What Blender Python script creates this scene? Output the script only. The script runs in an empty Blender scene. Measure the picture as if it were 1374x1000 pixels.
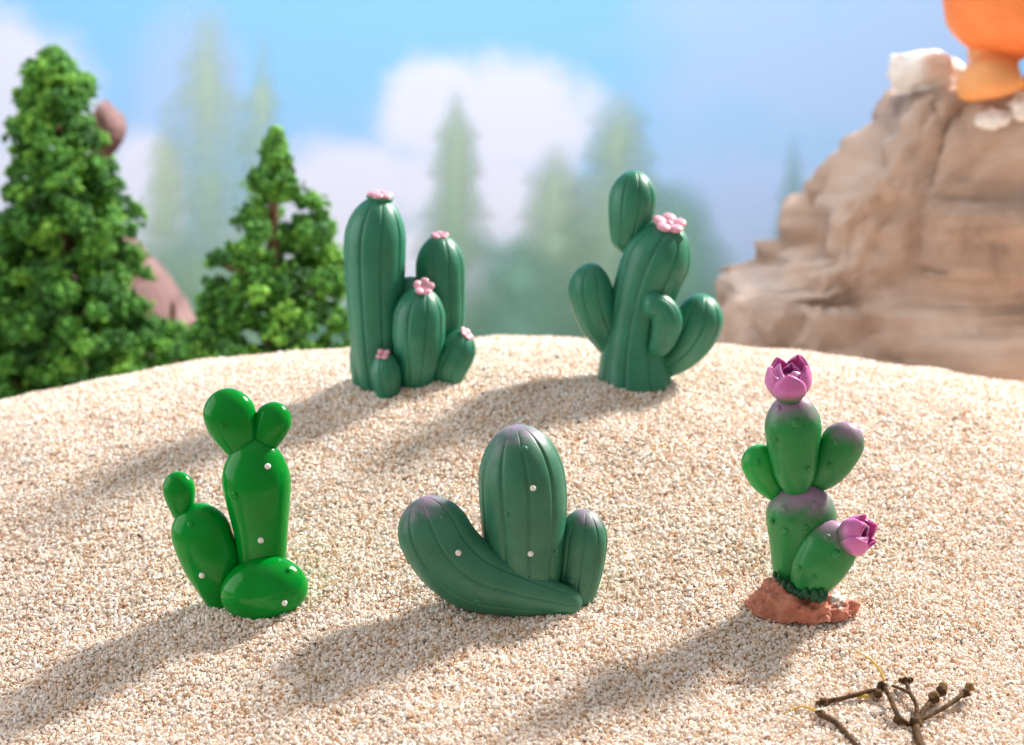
import bpy, math, random
import numpy as np
from mathutils import Vector, noise

random.seed(7)
rng = np.random.default_rng(7)
sc = bpy.context.scene
COL = sc.collection
sc.unit_settings.system = 'METRIC'
sc.unit_settings.scale_length = 0.01          # one unit is one centimetre: these are miniature figures

# ---------------------------------------------------------------- camera
H, PITCH, FPX = 21.0, math.radians(12.0), 2760.0
cam = bpy.data.cameras.new('camera')
cam.lens = 36.0 * FPX / 1374.0
cam.sensor_width = 36.0
cam.sensor_fit = 'HORIZONTAL'
cam.clip_start, cam.clip_end = 0.5, 1000.0
cam.dof.use_dof = True
cam.dof.focus_distance = 42.0
cam.dof.aperture_fstop = cam.lens * 1e-3 / 0.33
cam.dof.aperture_blades = 0
camo = bpy.data.objects.new('camera', cam)
COL.objects.link(camo)
camo.location = (0, 0, H)
camo.rotation_euler = (math.pi / 2 - PITCH, 0, 0)
sc.camera = camo

# ---------------------------------------------------------------- light (a studio table set)
w = bpy.data.worlds.new('World')
sc.world = w
w.use_nodes = True
bg = w.node_tree.nodes['Background']
bg.inputs[0].default_value = (1.0, 0.97, 0.95, 1)
bg.inputs[1].default_value = 0.39

def lamp(name, loc, target, size, power, color=(1, 1, 1), size_y=None):
    d = bpy.data.lights.new(name, 'AREA')
    d.shape = 'RECTANGLE' if size_y else 'DISK'
    d.size = size
    if size_y: d.size_y = size_y
    d.energy = power
    d.color = color
    o = bpy.data.objects.new(name, d)
    COL.objects.link(o)
    o.location = loc
    o.rotation_euler = (Vector(target) - Vector(loc)).to_track_quat('-Z', 'Y').to_euler()
    return o

lamp('key_lamp', (86, 113, 97), (0, 45, 8), 20, 530000, (1.0, 0.935, 0.87))
lamp('left_softbox', (-64, 44, 28), (0, 46, 9), 60, 25000, (0.98, 0.98, 1.0), 52)
lamp('top_fill', (-5, 25, 100), (0, 46, 8), 95, 5500, (1.0, 0.97, 0.94))  # added overhead fill, makes up for the low ambient level
lamp('backdrop_fill', (0, 74, 78), (0, 105, 24), 70, 31000, (1.0, 1.0, 1.0), 16).data.spread = math.radians(95)  # added fill that brightens the printed sheet

sc.render.engine = 'CYCLES'
sc.cycles.use_denoising = True
sc.cycles.max_bounces = 8
sc.cycles.transparent_max_bounces = 16
sc.cycles.sample_clamp_indirect = 6.0
sc.view_settings.view_transform = 'Standard'
sc.view_settings.look = 'None'
sc.view_settings.exposure = 0.0
sc.view_settings.gamma = 1.0
sc.view_settings.use_curve_mapping = False

# ---------------------------------------------------------------- helpers
FWD = np.array([0, math.cos(PITCH), -math.sin(PITCH)])
UPV = np.array([0, math.sin(PITCH), math.cos(PITCH)])
RGT = np.array([1.0, 0, 0])
CAM = np.array([0, 0, H])

def ray(px, py):
    return FWD + RGT * ((px - 687) / FPX) + UPV * ((500 - py) / FPX)

def at(px, py, y):
    """the point at distance y from the camera position seen at a measured picture position"""
    d = ray(px, py)
    return CAM + d * (y / d[1])

def project(v):
    q = np.asarray(v) - CAM
    dep = q @ FWD
    return 687 + FPX * (q @ RGT) / dep, 500 - FPX * (q @ UPV) / dep, dep

def smooth_noise2(x, y, seed=0, f=1.0):
    r = np.random.default_rng(seed)
    out = 0
    for i in range(10):
        a = r.uniform(0, 2 * math.pi); ff = f * r.uniform(0.6, 1.7); ph = r.uniform(0, 6.28)
        out = out + np.sin((x * math.cos(a) + y * math.sin(a)) * ff + ph)
    return out / 10 ** 0.5

_ky = [10, 20, 26, 30, 36, 38, 41, 44, 46, 48, 50, 52, 54, 57, 60, 70, 90]
_ks = [1.0, 0.9, 0.5, 0.22, 0.15, 0.18, 0.25, 0.31, 0.31, 0.26, 0.16, 0.06, -0.015, -0.175, -0.32, -0.65, -1.2]
PROF_Y = np.linspace(10, 90, 1601)
_sl = np.interp(PROF_Y, _ky, _ks)
PROF_Z = np.concatenate([[0], np.cumsum((_sl[1:] + _sl[:-1]) / 2 * 0.05)])
PROF_Z += 9.42 - np.interp(48.0, PROF_Y, PROF_Z)

BANKS = []

def mound(x, y, grit=True):
    x = np.asarray(x, float); y = np.asarray(y, float)
    kx = np.where(x < 0.5, 0.0078, 0.0068)
    z = np.interp(y, PROF_Y, PROF_Z) - kx * (x - 0.5) ** 2
    if grit:
        z = z + 0.065 * smooth_noise2(x, y, 3, 0.7) + 0.045 * smooth_noise2(x, y, 4, 2.1) + 0.012 * smooth_noise2(x, y, 5, 6.5)
    for bx, by, br, bh in BANKS:
        z = z + bh * np.exp(-((x - bx) ** 2 + ((y - by) * 1.2) ** 2) / br ** 2)
    return np.maximum(z, -0.3)

def hit(px, py):
    d = ray(px, py)
    ys = np.linspace(30, 60, 3001)
    p = CAM[None] + d[None] * (ys / d[1])[:, None]
    below = p[:, 2] < mound(p[:, 0], p[:, 1])
    i = int(np.argmax(below)) if below.any() else len(ys) - 1
    return p[i]

def tag(o, label=None, cat=None, group=None, kind=None):
    if label: o['label'] = label
    if cat: o['category'] = cat
    if group: o['group'] = group
    if kind: o['kind'] = kind
    return o

def empty(name, loc, label, cat, group=None):
    o = bpy.data.objects.new(name, None)
    o.empty_display_size = 0.5
    COL.objects.link(o)
    o.location = tuple(loc)
    return tag(o, label, cat, group)

class MB:
    """collects shapes; build() links them as one mesh object"""
    def __init__(self):
        self.v, self.f, self.a, self.n = [], [], [], 0
    def add(self, v, f, a=None):
        v = np.asarray(v, float)
        self.v.append(v); self.a.append(np.zeros(len(v)) if a is None else np.broadcast_to(np.asarray(a, float), (len(v),)))
        self.f += [tuple(int(i) + self.n for i in q) for q in f]
        self.n += len(v)
    def build(self, name, mat, parent=None, origin=None, smooth=True, attr=None):
        v = np.concatenate(self.v)
        if parent is not None: origin = ORG[parent.name]
        if origin is None: origin = np.zeros(3)
        me = bpy.data.meshes.new(name)
        me.from_pydata([tuple(p) for p in (v - np.asarray(origin))], [], self.f)
        if smooth: me.polygons.foreach_set('use_smooth', [True] * len(me.polygons))
        if attr:
            me.attributes.new(attr, 'FLOAT', 'POINT').data.foreach_set('value', np.concatenate(self.a).astype(np.float32))
        me.materials.append(mat)
        me.update()
        o = bpy.data.objects.new(name, me)
        COL.objects.link(o)
        ORG[o.name] = np.asarray(origin, float)
        if parent is not None:
            o.parent = parent
        else:
            o.location = tuple(origin)
        return o

ORG = {}

def thing(name, loc, label, cat, group=None):
    o = empty(name, loc, label, cat, group)
    ORG[o.name] = np.asarray(loc, float)
    return o

def grid_faces(nr, ns, wrap=True):
    f = []
    for i in range(nr - 1):
        for j in range(ns if wrap else ns - 1):
            k = (j + 1) % ns
            f.append((i * ns + j, i * ns + k, (i + 1) * ns + k, (i + 1) * ns + j))
    return f

def catmull(P, n):
    P = np.asarray(P, float)
    if len(P) == 2:
        t = np.linspace(0, 1, n)[:, None]
        return P[0] * (1 - t) + P[1] * t
    Q = np.vstack([2 * P[0] - P[1], P, 2 * P[-1] - P[-2]])
    out = []
    m = len(P) - 1
    for u in np.linspace(0, m, n):
        i = min(int(u), m - 1); t = u - i
        a, b, c, d = Q[i], Q[i + 1], Q[i + 2], Q[i + 3]
        out.append(0.5 * (2 * b + (c - a) * t + (2 * a - 5 * b + 4 * c - d) * t ** 2 + (3 * b - a - 3 * c + d) * t ** 3))
    return np.array(out)

def sweep(P, R, c0, c1, ns=48, nr=56, ribs=0, groove=0.0, gw=0.16, offs=0.0, depth=1.0, wob=0.0, seed=0, side=(0, 1, 0), rexp=0.5):
    """closed tapered sweep along P (world) with radii R; round caps of length c0, c1"""
    fine = catmull(P, 400)
    rad = catmull(np.asarray(R, float)[:, None], 400)[:, 0]
    seg = np.linalg.norm(np.diff(fine, axis=0), axis=1)
    L = np.concatenate([[0], np.cumsum(seg)]); T = L[-1]
    s = (1 - np.cos(np.linspace(0, math.pi, nr))) / 2
    s[0], s[-1] = 1e-5, 1 - 1e-5
    ctr = np.stack([np.interp(s * T, L, fine[:, k]) for k in range(3)], 1)
    r = np.interp(s * T, L, rad)
    d0 = np.clip(s * T / max(c0, 1e-6), 0, 1); d1 = np.clip((1 - s) * T / max(c1, 1e-6), 0, 1)
    r = r * (1 - (1 - d0) ** 2) ** rexp * (1 - (1 - d1) ** 2) ** rexp
    tan = np.gradient(ctr, axis=0)
    tan /= np.linalg.norm(tan, axis=1)[:, None] + 1e-12
    B0 = np.asarray(side, float)
    N = np.cross(tan, B0); N /= np.linalg.norm(N, axis=1)[:, None] + 1e-12
    B = np.cross(N, tan)
    th = np.arange(ns) / ns * 2 * math.pi
    mod = np.ones(ns)
    if ribs:
        ph = (th - offs) * ribs / (2 * math.pi)
        dd = np.abs(ph - np.round(ph)) * (2 * math.pi / ribs)
        bulge = np.cos(np.clip(dd / (math.pi / ribs), 0, 1) * math.pi) * -0.5 + 0.5
        mod = 1 - groove * np.exp(-(dd / gw) ** 2) + 0.008 * bulge
    G = np.ones((nr, ns)) * mod[None]
    if wob:
        gx = np.cos(th)[None] * 2 + s[:, None] * 5; gy = np.sin(th)[None] * 2 + s[:, None] * 3
        G = G + wob * smooth_noise2(gx, gy, seed + 11, 1.3)
    V = ctr[:, None] + (N[:, None] * np.cos(th)[None, :, None] + B[:, None] * (np.sin(th) * depth)[None, :, None]) * (r[:, None] * G)[..., None]
    A = np.repeat(s, ns)
    f = grid_faces(nr, ns)
    V = V.reshape(-1, 3)
    f.append(tuple(range(ns))[::-1]); f.append(tuple((nr - 1) * ns + j for j in range(ns)))
    return V, f, A

def ellipsoid(c, ax, nr=14, ns=20):
    """ax: three axis vectors (rows)"""
    c = np.asarray(c, float); ax = np.asarray(ax, float)
    ph = np.linspace(1e-3, math.pi - 1e-3, nr); th = np.arange(ns) / ns * 2 * math.pi
    u = np.stack([np.sin(ph)[:, None] * np.cos(th)[None], np.sin(ph)[:, None] * np.sin(th)[None], np.cos(ph)[:, None] * np.ones(ns)[None]], -1).reshape(-1, 3)
    f = grid_faces(nr, ns)
    f = [q[::-1] for q in f]
    f.append(tuple(range(ns))); f.append(tuple((nr - 1) * ns + j for j in range(ns))[::-1])
    return c + u @ ax, f

# ---------------------------------------------------------------- materials
def mat_new(name):
    m = bpy.data.materials.new(name); m.use_nodes = True
    nt = m.node_tree
    return m, nt, nt.nodes['Principled BSDF']

def nd(nt, typ, **kw):
    n = nt.nodes.new(typ)
    for k, v in kw.items(): setattr(n, k, v)
    return n

def lk(nt, a, b): nt.links.new(a, b)

def setin(n, **kw):
    for k, v in kw.items():
        n.inputs[k.replace('_', ' ')].default_value = v

def mixcol(nt, fac, a, b, blend='MIX'):
    m = nd(nt, 'ShaderNodeMix', data_type='RGBA', blend_type=blend)
    for sock, val in ((m.inputs[0], fac), (m.inputs[6], a), (m.inputs[7], b)):
        if hasattr(val, 'is_linked'): lk(nt, val, sock)
        elif isinstance(val, tuple): sock.default_value = val if len(val) == 4 else val + (1,)
        else: sock.default_value = val
    return m.outputs[2]

def math_(nt, op, a, b=None, clamp=False):
    m = nd(nt, 'ShaderNodeMath', operation=op, use_clamp=clamp)
    for i, v in enumerate((a, b)):
        if v is None: continue
        if hasattr(v, 'is_linked'): lk(nt, v, m.inputs[i])
        else: m.inputs[i].default_value = v
    return m.outputs[0]

def maprange(nt, v, a, b, c=0.0, d=1.0, smooth=True):
    m = nd(nt, 'ShaderNodeMapRange', interpolation_type='SMOOTHSTEP' if smooth else 'LINEAR')
    lk(nt, v, m.inputs[0])
    for i, x in enumerate((a, b, c, d)): m.inputs[i + 1].default_value = x
    return m.outputs[0]

def noise_tex(nt, scale, detail=4, rough=0.55, coord='Object', dist=0.0):
    tc = nd(nt, 'ShaderNodeTexCoord')
    n = nd(nt, 'ShaderNodeTexNoise')
    setin(n, Scale=scale, Detail=detail, Roughness=rough, Distortion=dist)
    lk(nt, tc.outputs[coord], n.inputs['Vector'])
    return n.outputs['Fac']

def bump(nt, p, h, strength, dist):
    b = nd(nt, 'ShaderNodeBump'); setin(b, Strength=strength, Distance=dist)
    lk(nt, h, b.inputs['Height']); lk(nt, b.outputs[0], p.inputs['Normal'])

def resin(name, c1, c2, rough, sss=0.0, coat=0.0, dust=None, dust_rng=(0.8, 1.0), bumpy=0.004, spec=0.35, dust_max=0.8):
    """painted cast resin; 'along' runs 0..1 from foot to tip of each lobe, dust is sprayed on the tips"""
    m, nt, p = mat_new(name)
    n = noise_tex(nt, 1.3, 5)
    col = mixcol(nt, maprange(nt, n, 0.35, 0.65), c1, c2)
    if dust:
        at_ = nd(nt, 'ShaderNodeAttribute', attribute_name='along')
        n2 = noise_tex(nt, 3.0, 3)
        t = math_(nt, 'ADD', at_.outputs['Fac'], math_(nt, 'MULTIPLY', math_(nt, 'SUBTRACT', n2, 0.5), 0.25))
        fac = maprange(nt, t, dust_rng[0], dust_rng[1], 0, dust_max)
        col = mixcol(nt, fac, col, dust)
    sp = noise_tex(nt, 38, 2)
    col = mixcol(nt, maprange(nt, sp, 0.70, 0.78, 0, 0.10), col, (0.6, 0.65, 0.6))
    lk(nt, col, p.inputs['Base Color'])
    r = noise_tex(nt, 6, 4)
    lk(nt, maprange(nt, r, 0.3, 0.7, rough - 0.06, rough + 0.08), p.inputs['Roughness'])
    p.inputs['Specular IOR Level'].default_value = spec
    if sss:
        p.inputs['Subsurface Weight'].default_value = sss
        p.inputs['Subsurface Radius'].default_value = (0.25, 1.0, 0.35)
        p.inputs['Subsurface Scale'].default_value = 0.28
    if coat:
        p.inputs['Coat Weight'].default_value = coat
        p.inputs['Coat Roughness'].default_value = 0.12
    bump(nt, p, noise_tex(nt, 14, 4), 0.5, bumpy)
    return m

M = {}
M['teal'] = resin('teal_resin', (0.016, 0.175, 0.100), (0.024, 0.215, 0.128), 0.42, sss=0.15, coat=0.06, spec=0.5)
M['forest'] = resin('forest_resin', (0.024, 0.160, 0.088), (0.034, 0.190, 0.110), 0.48, sss=0.12, coat=0.10, dust=(0.42, 0.25, 0.42), dust_rng=(0.89, 1.04), bumpy=0.006, dust_max=0.75, spec=0.5)
M['bright'] = resin('bright_green_resin', (0.0005, 0.235, 0.020), (0.0005, 0.275, 0.028), 0.15, sss=0.35, coat=0.06, spec=0.18, bumpy=0.002)
M['leaf'] = resin('leaf_green_resin', (0.010, 0.215, 0.045), (0.016, 0.255, 0.060), 0.38, sss=0.35, coat=0.15, dust=(0.52, 0.20, 0.47), dust_rng=(0.70, 1.02), bumpy=0.008)
M['leaf_plain'] = resin('plain_leaf_green_resin', (0.003, 0.30, 0.03), (0.006, 0.34, 0.05), 0.36, sss=0.4, coat=0.15, bumpy=0.008)
M['deep_green'] = resin('deep_green_resin', (0.004, 0.055, 0.022), (0.008, 0.08, 0.03), 0.45, bumpy=0.02)
M['pink'] = resin('pale_pink_paint', (0.74, 0.33, 0.44), (0.78, 0.40, 0.50), 0.35, sss=0.15, coat=0.15)
M['magenta'] = resin('magenta_paint', (0.60, 0.17, 0.46), (0.66, 0.21, 0.52), 0.36, sss=0.2, coat=0.2)
M['white'] = resin('white_paint', (0.85, 0.83, 0.80), (0.88, 0.86, 0.84), 0.4)
m, nt, p = mat_new('petal_paint'); M['petal'] = m
a_ = nd(nt, 'ShaderNodeAttribute', attribute_name='along')
lk(nt, mixcol(nt, maprange(nt, a_.outputs['Fac'], 0.16, 0.62), (0.05, 0.16, 0.06), (0.60, 0.17, 0.46)), p.inputs['Base Color'])
setin(p, Roughness=0.36); p.inputs['Subsurface Weight'].default_value = 0.2; p.inputs['Subsurface Scale'].default_value = 0.15

# terracotta foot with an uneven white patch low on the right
m, nt, p = mat_new('terracotta'); M['terracotta'] = m
n1 = noise_tex(nt, 2.2, 5); n2 = noise_tex(nt, 7.0, 6, 0.7)
col = mixcol(nt, maprange(nt, n1, 0.3, 0.7), (0.46, 0.155, 0.095), (0.60, 0.245, 0.165))
at_ = nd(nt, 'ShaderNodeAttribute', attribute_name='along')
n3 = noise_tex(nt, 5.5, 3, 0.6, dist=1.5)
white_patch = maprange(nt, math_(nt, 'MULTIPLY', at_.outputs['Fac'], n3), 0.42, 0.50)
lk(nt, mixcol(nt, white_patch, col, (0.82, 0.76, 0.72)), p.inputs['Base Color'])
setin(p, Roughness=0.75); bump(nt, p, n2, 0.7, 0.05)

# sand
def sand_colour(nt, t):
    r = nd(nt, 'ShaderNodeValToRGB'); r.color_ramp.interpolation = 'CONSTANT'
    stops = [(0.0, (0.86, 0.76, 0.67)), (0.20, (0.80, 0.62, 0.48)), (0.34, (0.92, 0.865, 0.805)), (0.60, (0.76, 0.53, 0.35)),
             (0.69, (0.88, 0.78, 0.67)), (0.85, (0.70, 0.43, 0.23)), (0.91, (0.84, 0.70, 0.60)), (0.966, (0.46, 0.25, 0.13)), (0.995, (0.06, 0.05, 0.05))]
    el = r.color_ramp.elements
    while len(el) < len(stops): el.new(0.5)
    for e, (pos, c) in zip(el, stops): e.position = pos; e.color = tuple(0.86 * u_ + 0.14 * v_ for u_, v_ in zip(c, (0.86, 0.72, 0.62))) + (1,)
    lk(nt, t, r.inputs[0])
    return r.outputs[0]

m, nt, p = mat_new('sand_grain'); M['grain'] = m
a_ = nd(nt, 'ShaderNodeAttribute', attribute_name='tone', attribute_type='INSTANCER')
lk(nt, sand_colour(nt, a_.outputs['Fac']), p.inputs['Base Color'])
setin(p, Roughness=0.32)
p.inputs['Specular IOR Level'].default_value = 0.4
m, nt, p = mat_new('sand_bed'); M['sand'] = m
tc = nd(nt, 'ShaderNodeTexCoord'); vo = nd(nt, 'ShaderNodeTexVoronoi'); vo.inputs['Scale'].default_value = 14
lk(nt, tc.outputs['Object'], vo.inputs['Vector'])
sx = nd(nt, 'ShaderNodeSeparateColor'); lk(nt, vo.outputs['Color'], sx.inputs[0])
lk(nt, sand_colour(nt, sx.outputs[0]), p.inputs['Base Color'])
setin(p, Roughness=0.8); bump(nt, p, vo.outputs['Distance'], 1.0, 0.06)

# stone
def stone(name, cs, scale, rough=0.85, bd=0.25, warm=None):
    m, nt, p = mat_new(name)
    tc = nd(nt, 'ShaderNodeTexCoord')
    mp = nd(nt, 'ShaderNodeMapping'); mp.inputs['Scale'].default_value = (1, 1, 1.05)
    lk(nt, tc.outputs['Object'], mp.inputs[0])
    n = nd(nt, 'ShaderNodeTexNoise'); setin(n, Scale=scale, Detail=7, Roughness=0.62, Distortion=0.6); lk(nt, mp.outputs[0], n.inputs['Vector'])
    n2 = noise_tex(nt, scale * 0.35, 4)
    r = nd(nt, 'ShaderNodeValToRGB'); el = r.color_ramp.elements
    while len(el) < len(cs): el.new(0.5)
    for i, (e, c) in enumerate(zip(el, cs)): e.position = 0.30 + 0.4 * i / (len(cs) - 1); e.color = c + (1,)
    lk(nt, n.outputs['Fac'], r.inputs[0])
    col = r.outputs[0]
    if warm: col = mixcol(nt, maprange(nt, n2, 0.42, 0.62, 0, 0.7), col, warm)
    lk(nt, col, p.inputs['Base Color']); setin(p, Roughness=rough)
    bump(nt, p, n.outputs['Fac'], 0.8, bd)
    return m
M['rock'] = stone('brown_rock', [(0.17, 0.115, 0.09), (0.38, 0.262, 0.20), (0.48, 0.35, 0.28), (0.56, 0.45, 0.385)], 0.24, warm=(0.48, 0.315, 0.225))
M['pinkrock'] = stone('pinkish_rock', [(0.16, 0.085, 0.08), (0.26, 0.15, 0.14), (0.34, 0.21, 0.19)], 0.5)
M['pale'] = stone('pale_stone', [(0.60, 0.52, 0.47), (0.80, 0.74, 0.70), (0.84, 0.80, 0.78)], 0.6, bd=0.12)
M['ground'] = stone('brown_table_ground', [(0.20, 0.12, 0.085), (0.28, 0.18, 0.13), (0.34, 0.23, 0.17)], 0.3, bd=0.05)

# orange figure
M['orange'] = resin('orange_vinyl', (0.90, 0.25, 0.07), (0.93, 0.28, 0.085), 0.5, sss=0.2)
M['lightorange'] = resin('light_orange_vinyl', (0.83, 0.36, 0.13), (0.86, 0.40, 0.15), 0.5, sss=0.2)

# wood and stalks
def bark(name, c1, c2, scale=4):
    m, nt, p = mat_new(name)
    n = noise_tex(nt, scale, 6, 0.7)
    lk(nt, mixcol(nt, maprange(nt, n, 0.35, 0.65), c1, c2), p.inputs['Base Color']); setin(p, Roughness=0.85); p.inputs['Specular IOR Level'].default_value = 0.2
    bump(nt, p, n, 0.8, 0.03)
    return m
M['bark'] = bark('model_tree_bark', (0.10, 0.055, 0.035), (0.20, 0.115, 0.075))
M['twig'] = bark('twig_bark', (0.045, 0.023, 0.012), (0.16, 0.088, 0.038), 9)
M['twigtip'] = bark('twig_bud', (0.20, 0.12, 0.045), (0.34, 0.22, 0.09), 12)
M['straw'] = bark('yellow_stalk', (0.62, 0.36, 0.07), (0.68, 0.50, 0.13), 6)

m, nt, p = mat_new('foam_foliage'); M['foliage'] = m
a_ = nd(nt, 'ShaderNodeAttribute', attribute_name='along')
r = nd(nt, 'ShaderNodeValToRGB'); el = r.color_ramp.elements
for i, (pos, c) in enumerate([(0, (0.014, 0.085, 0.008)), (0.5, (0.055, 0.225, 0.018)), (1.0, (0.18, 0.42, 0.04))]):
    e = el[i] if i < 2 else el.new(1.0)
    e.position = pos; e.color = c + (1,)
el[1].position = 0.5
lk(nt, a_.outputs['Fac'], r.inputs[0]); lk(nt, r.outputs[0], p.inputs['Base Color']); setin(p, Roughness=0.7)

# printed backdrop
BY = 105.0
def bpos(px, py): q = at(px, py, BY); return q[0], q[2]
m, nt, p = mat_new('printed_sky'); M['sky'] = m
tc = nd(nt, 'ShaderNodeTexCoord'); sep = nd(nt, 'ShaderNodeSeparateXYZ'); lk(nt, tc.outputs['Object'], sep.inputs[0])
nz = nd(nt, 'ShaderNodeTexNoise'); setin(nz, Scale=0.11, Detail=5, Roughness=0.6); lk(nt, tc.outputs['Object'], nz.inputs['Vector'])
fine = math_(nt, 'SUBTRACT', nz.outputs['Fac'], 0.5)
r = nd(nt, 'ShaderNodeValToRGB'); el = r.color_ramp.elements
zlo, zhi = bpos(687, 480)[1], bpos(687, 0)[1]
stops = [(0.0, (0.11, 0.26, 0.19)), (0.18, (0.15, 0.32, 0.26)), (0.36, (0.30, 0.46, 0.54)), (0.52, (0.31, 0.52, 0.80)), (0.75, (0.25, 0.52, 0.83)), (1.0, (0.23, 0.51, 0.83))]
while len(el) < len(stops): el.new(0.5)
for e, (pos, c) in zip(el, stops): e.position = pos; e.color = c + (1,)
lk(nt, maprange(nt, sep.outputs['Z'], zlo, zhi, 0, 1, smooth=False), r.inputs[0])
col = r.outputs[0]
def blob(px, py, rx, ry):
    x, z = bpos(px, py); k = BY / FPX
    dx = math_(nt, 'DIVIDE', math_(nt, 'SUBTRACT', sep.outputs['X'], x), rx * k)
    dz = math_(nt, 'DIVIDE', math_(nt, 'SUBTRACT', sep.outputs['Z'], z), ry * k)
    d = math_(nt, 'SQRT', math_(nt, 'ADD', math_(nt, 'MULTIPLY', dx, dx), math_(nt, 'MULTIPLY', dz, dz)))
    return math_(nt, 'ADD', d, math_(nt, 'MULTIPLY', fine, 1.7))
def blobs(lst, a, b, top):
    cur = None
    for q in lst:
        v = blob(*q)
        cur = v if cur is None else math_(nt, 'MINIMUM', cur, v)
    return maprange(nt, cur, a, b, top, 0.0)
haze_f = blobs([(1010, 60, 170, 150), (1200, 60, 160, 140), (1010, 300, 160, 130), (250, 120, 90, 120)], 0.35, 1.2, 0.75)
col = mixcol(nt, haze_f, col, (0.39, 0.53, 0.82))
cloud_f = blobs([(590, 150, 110, 100), (690, 170, 140, 120), (640, 260, 180, 125), (470, 255, 120, 80), (560, 360, 150, 100), (20, 130, 120, 115), (30, 260, 150, 120), (200, 250, 60, 90), (430, 330, 130, 90)], 0.50, 1.12, 0.92)
col = mixcol(nt, cloud_f, col, (0.67, 0.71, 0.86))
blue_f = blobs([(985, 155, 55, 40), (860, 60, 110, 30)], 0.3, 1.1, 0.5)
col = mixcol(nt, blue_f, col, (0.28, 0.53, 0.84))
lk(nt, col, p.inputs['Base Color']); setin(p, Roughness=0.9); p.inputs['Specular IOR Level'].default_value = 0.1

def print_mat(name, top, bot, ink):
    m, nt, p = mat_new(name)
    a_ = nd(nt, 'ShaderNodeAttribute', attribute_name='along')
    g = nd(nt, 'ShaderNodeAttribute', attribute_name='height')
    n = noise_tex(nt, 0.25, 4)
    lk(nt, mixcol(nt, g.outputs['Fac'], bot, top), p.inputs['Base Color']); setin(p, Roughness=0.9)
    p.inputs['Specular IOR Level'].default_value = 0.1
    f = math_(nt, 'MULTIPLY', a_.outputs['Fac'], maprange(nt, n, 0.30, 0.55, 0.45 * ink, ink))
    lk(nt, f, p.inputs['Alpha'])
    return m

# ---------------------------------------------------------------- setting: ground, sky, sand
mb = MB()
mb.add([(-150, -40, 0), (150, -40, 0), (150, 106, 0), (-150, 106, 0)], [(0, 1, 2, 3)])
tag(mb.build('ground', M['ground']), 'brown table ground behind the sand mound', None, kind='structure')

mb = MB()
nx, nz_ = 40, 24
xs = np.linspace(-75, 75, nx); zs = np.linspace(0.0, 70, nz_)
mb.add([(x, BY, z) for z in zs for x in xs], grid_faces(nz_, nx, False))
sky = mb.build('sky', M['sky'], smooth=False)
tag(sky, 'printed backdrop of blue sky with white clouds and faint firs', None, kind='structure')

for _q in ((548, 524, 1.5), (852, 521, 1.1), (345, 818, 0.9), (700, 816, 1.5), (1078, 818, 1.1)):
    _b = hit(*_q[:2]); BANKS.append((_b[0], _b[1] + 0.2, _q[2], 0.10))
xs = np.arange(-46, 46.01, 0.4); ys = np.arange(14, 80.01, 0.4)
X, Y = np.meshgrid(xs, ys)
Z = mound(X, Y) - 0.05
mb = MB(); mb.add(np.stack([X, Y, Z], -1).reshape(-1, 3), grid_faces(len(ys), len(xs), False))
tag(mb.build('sand', M['sand']), 'mound of pale coarse sand under the cactus figures', None, kind='structure')

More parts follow.
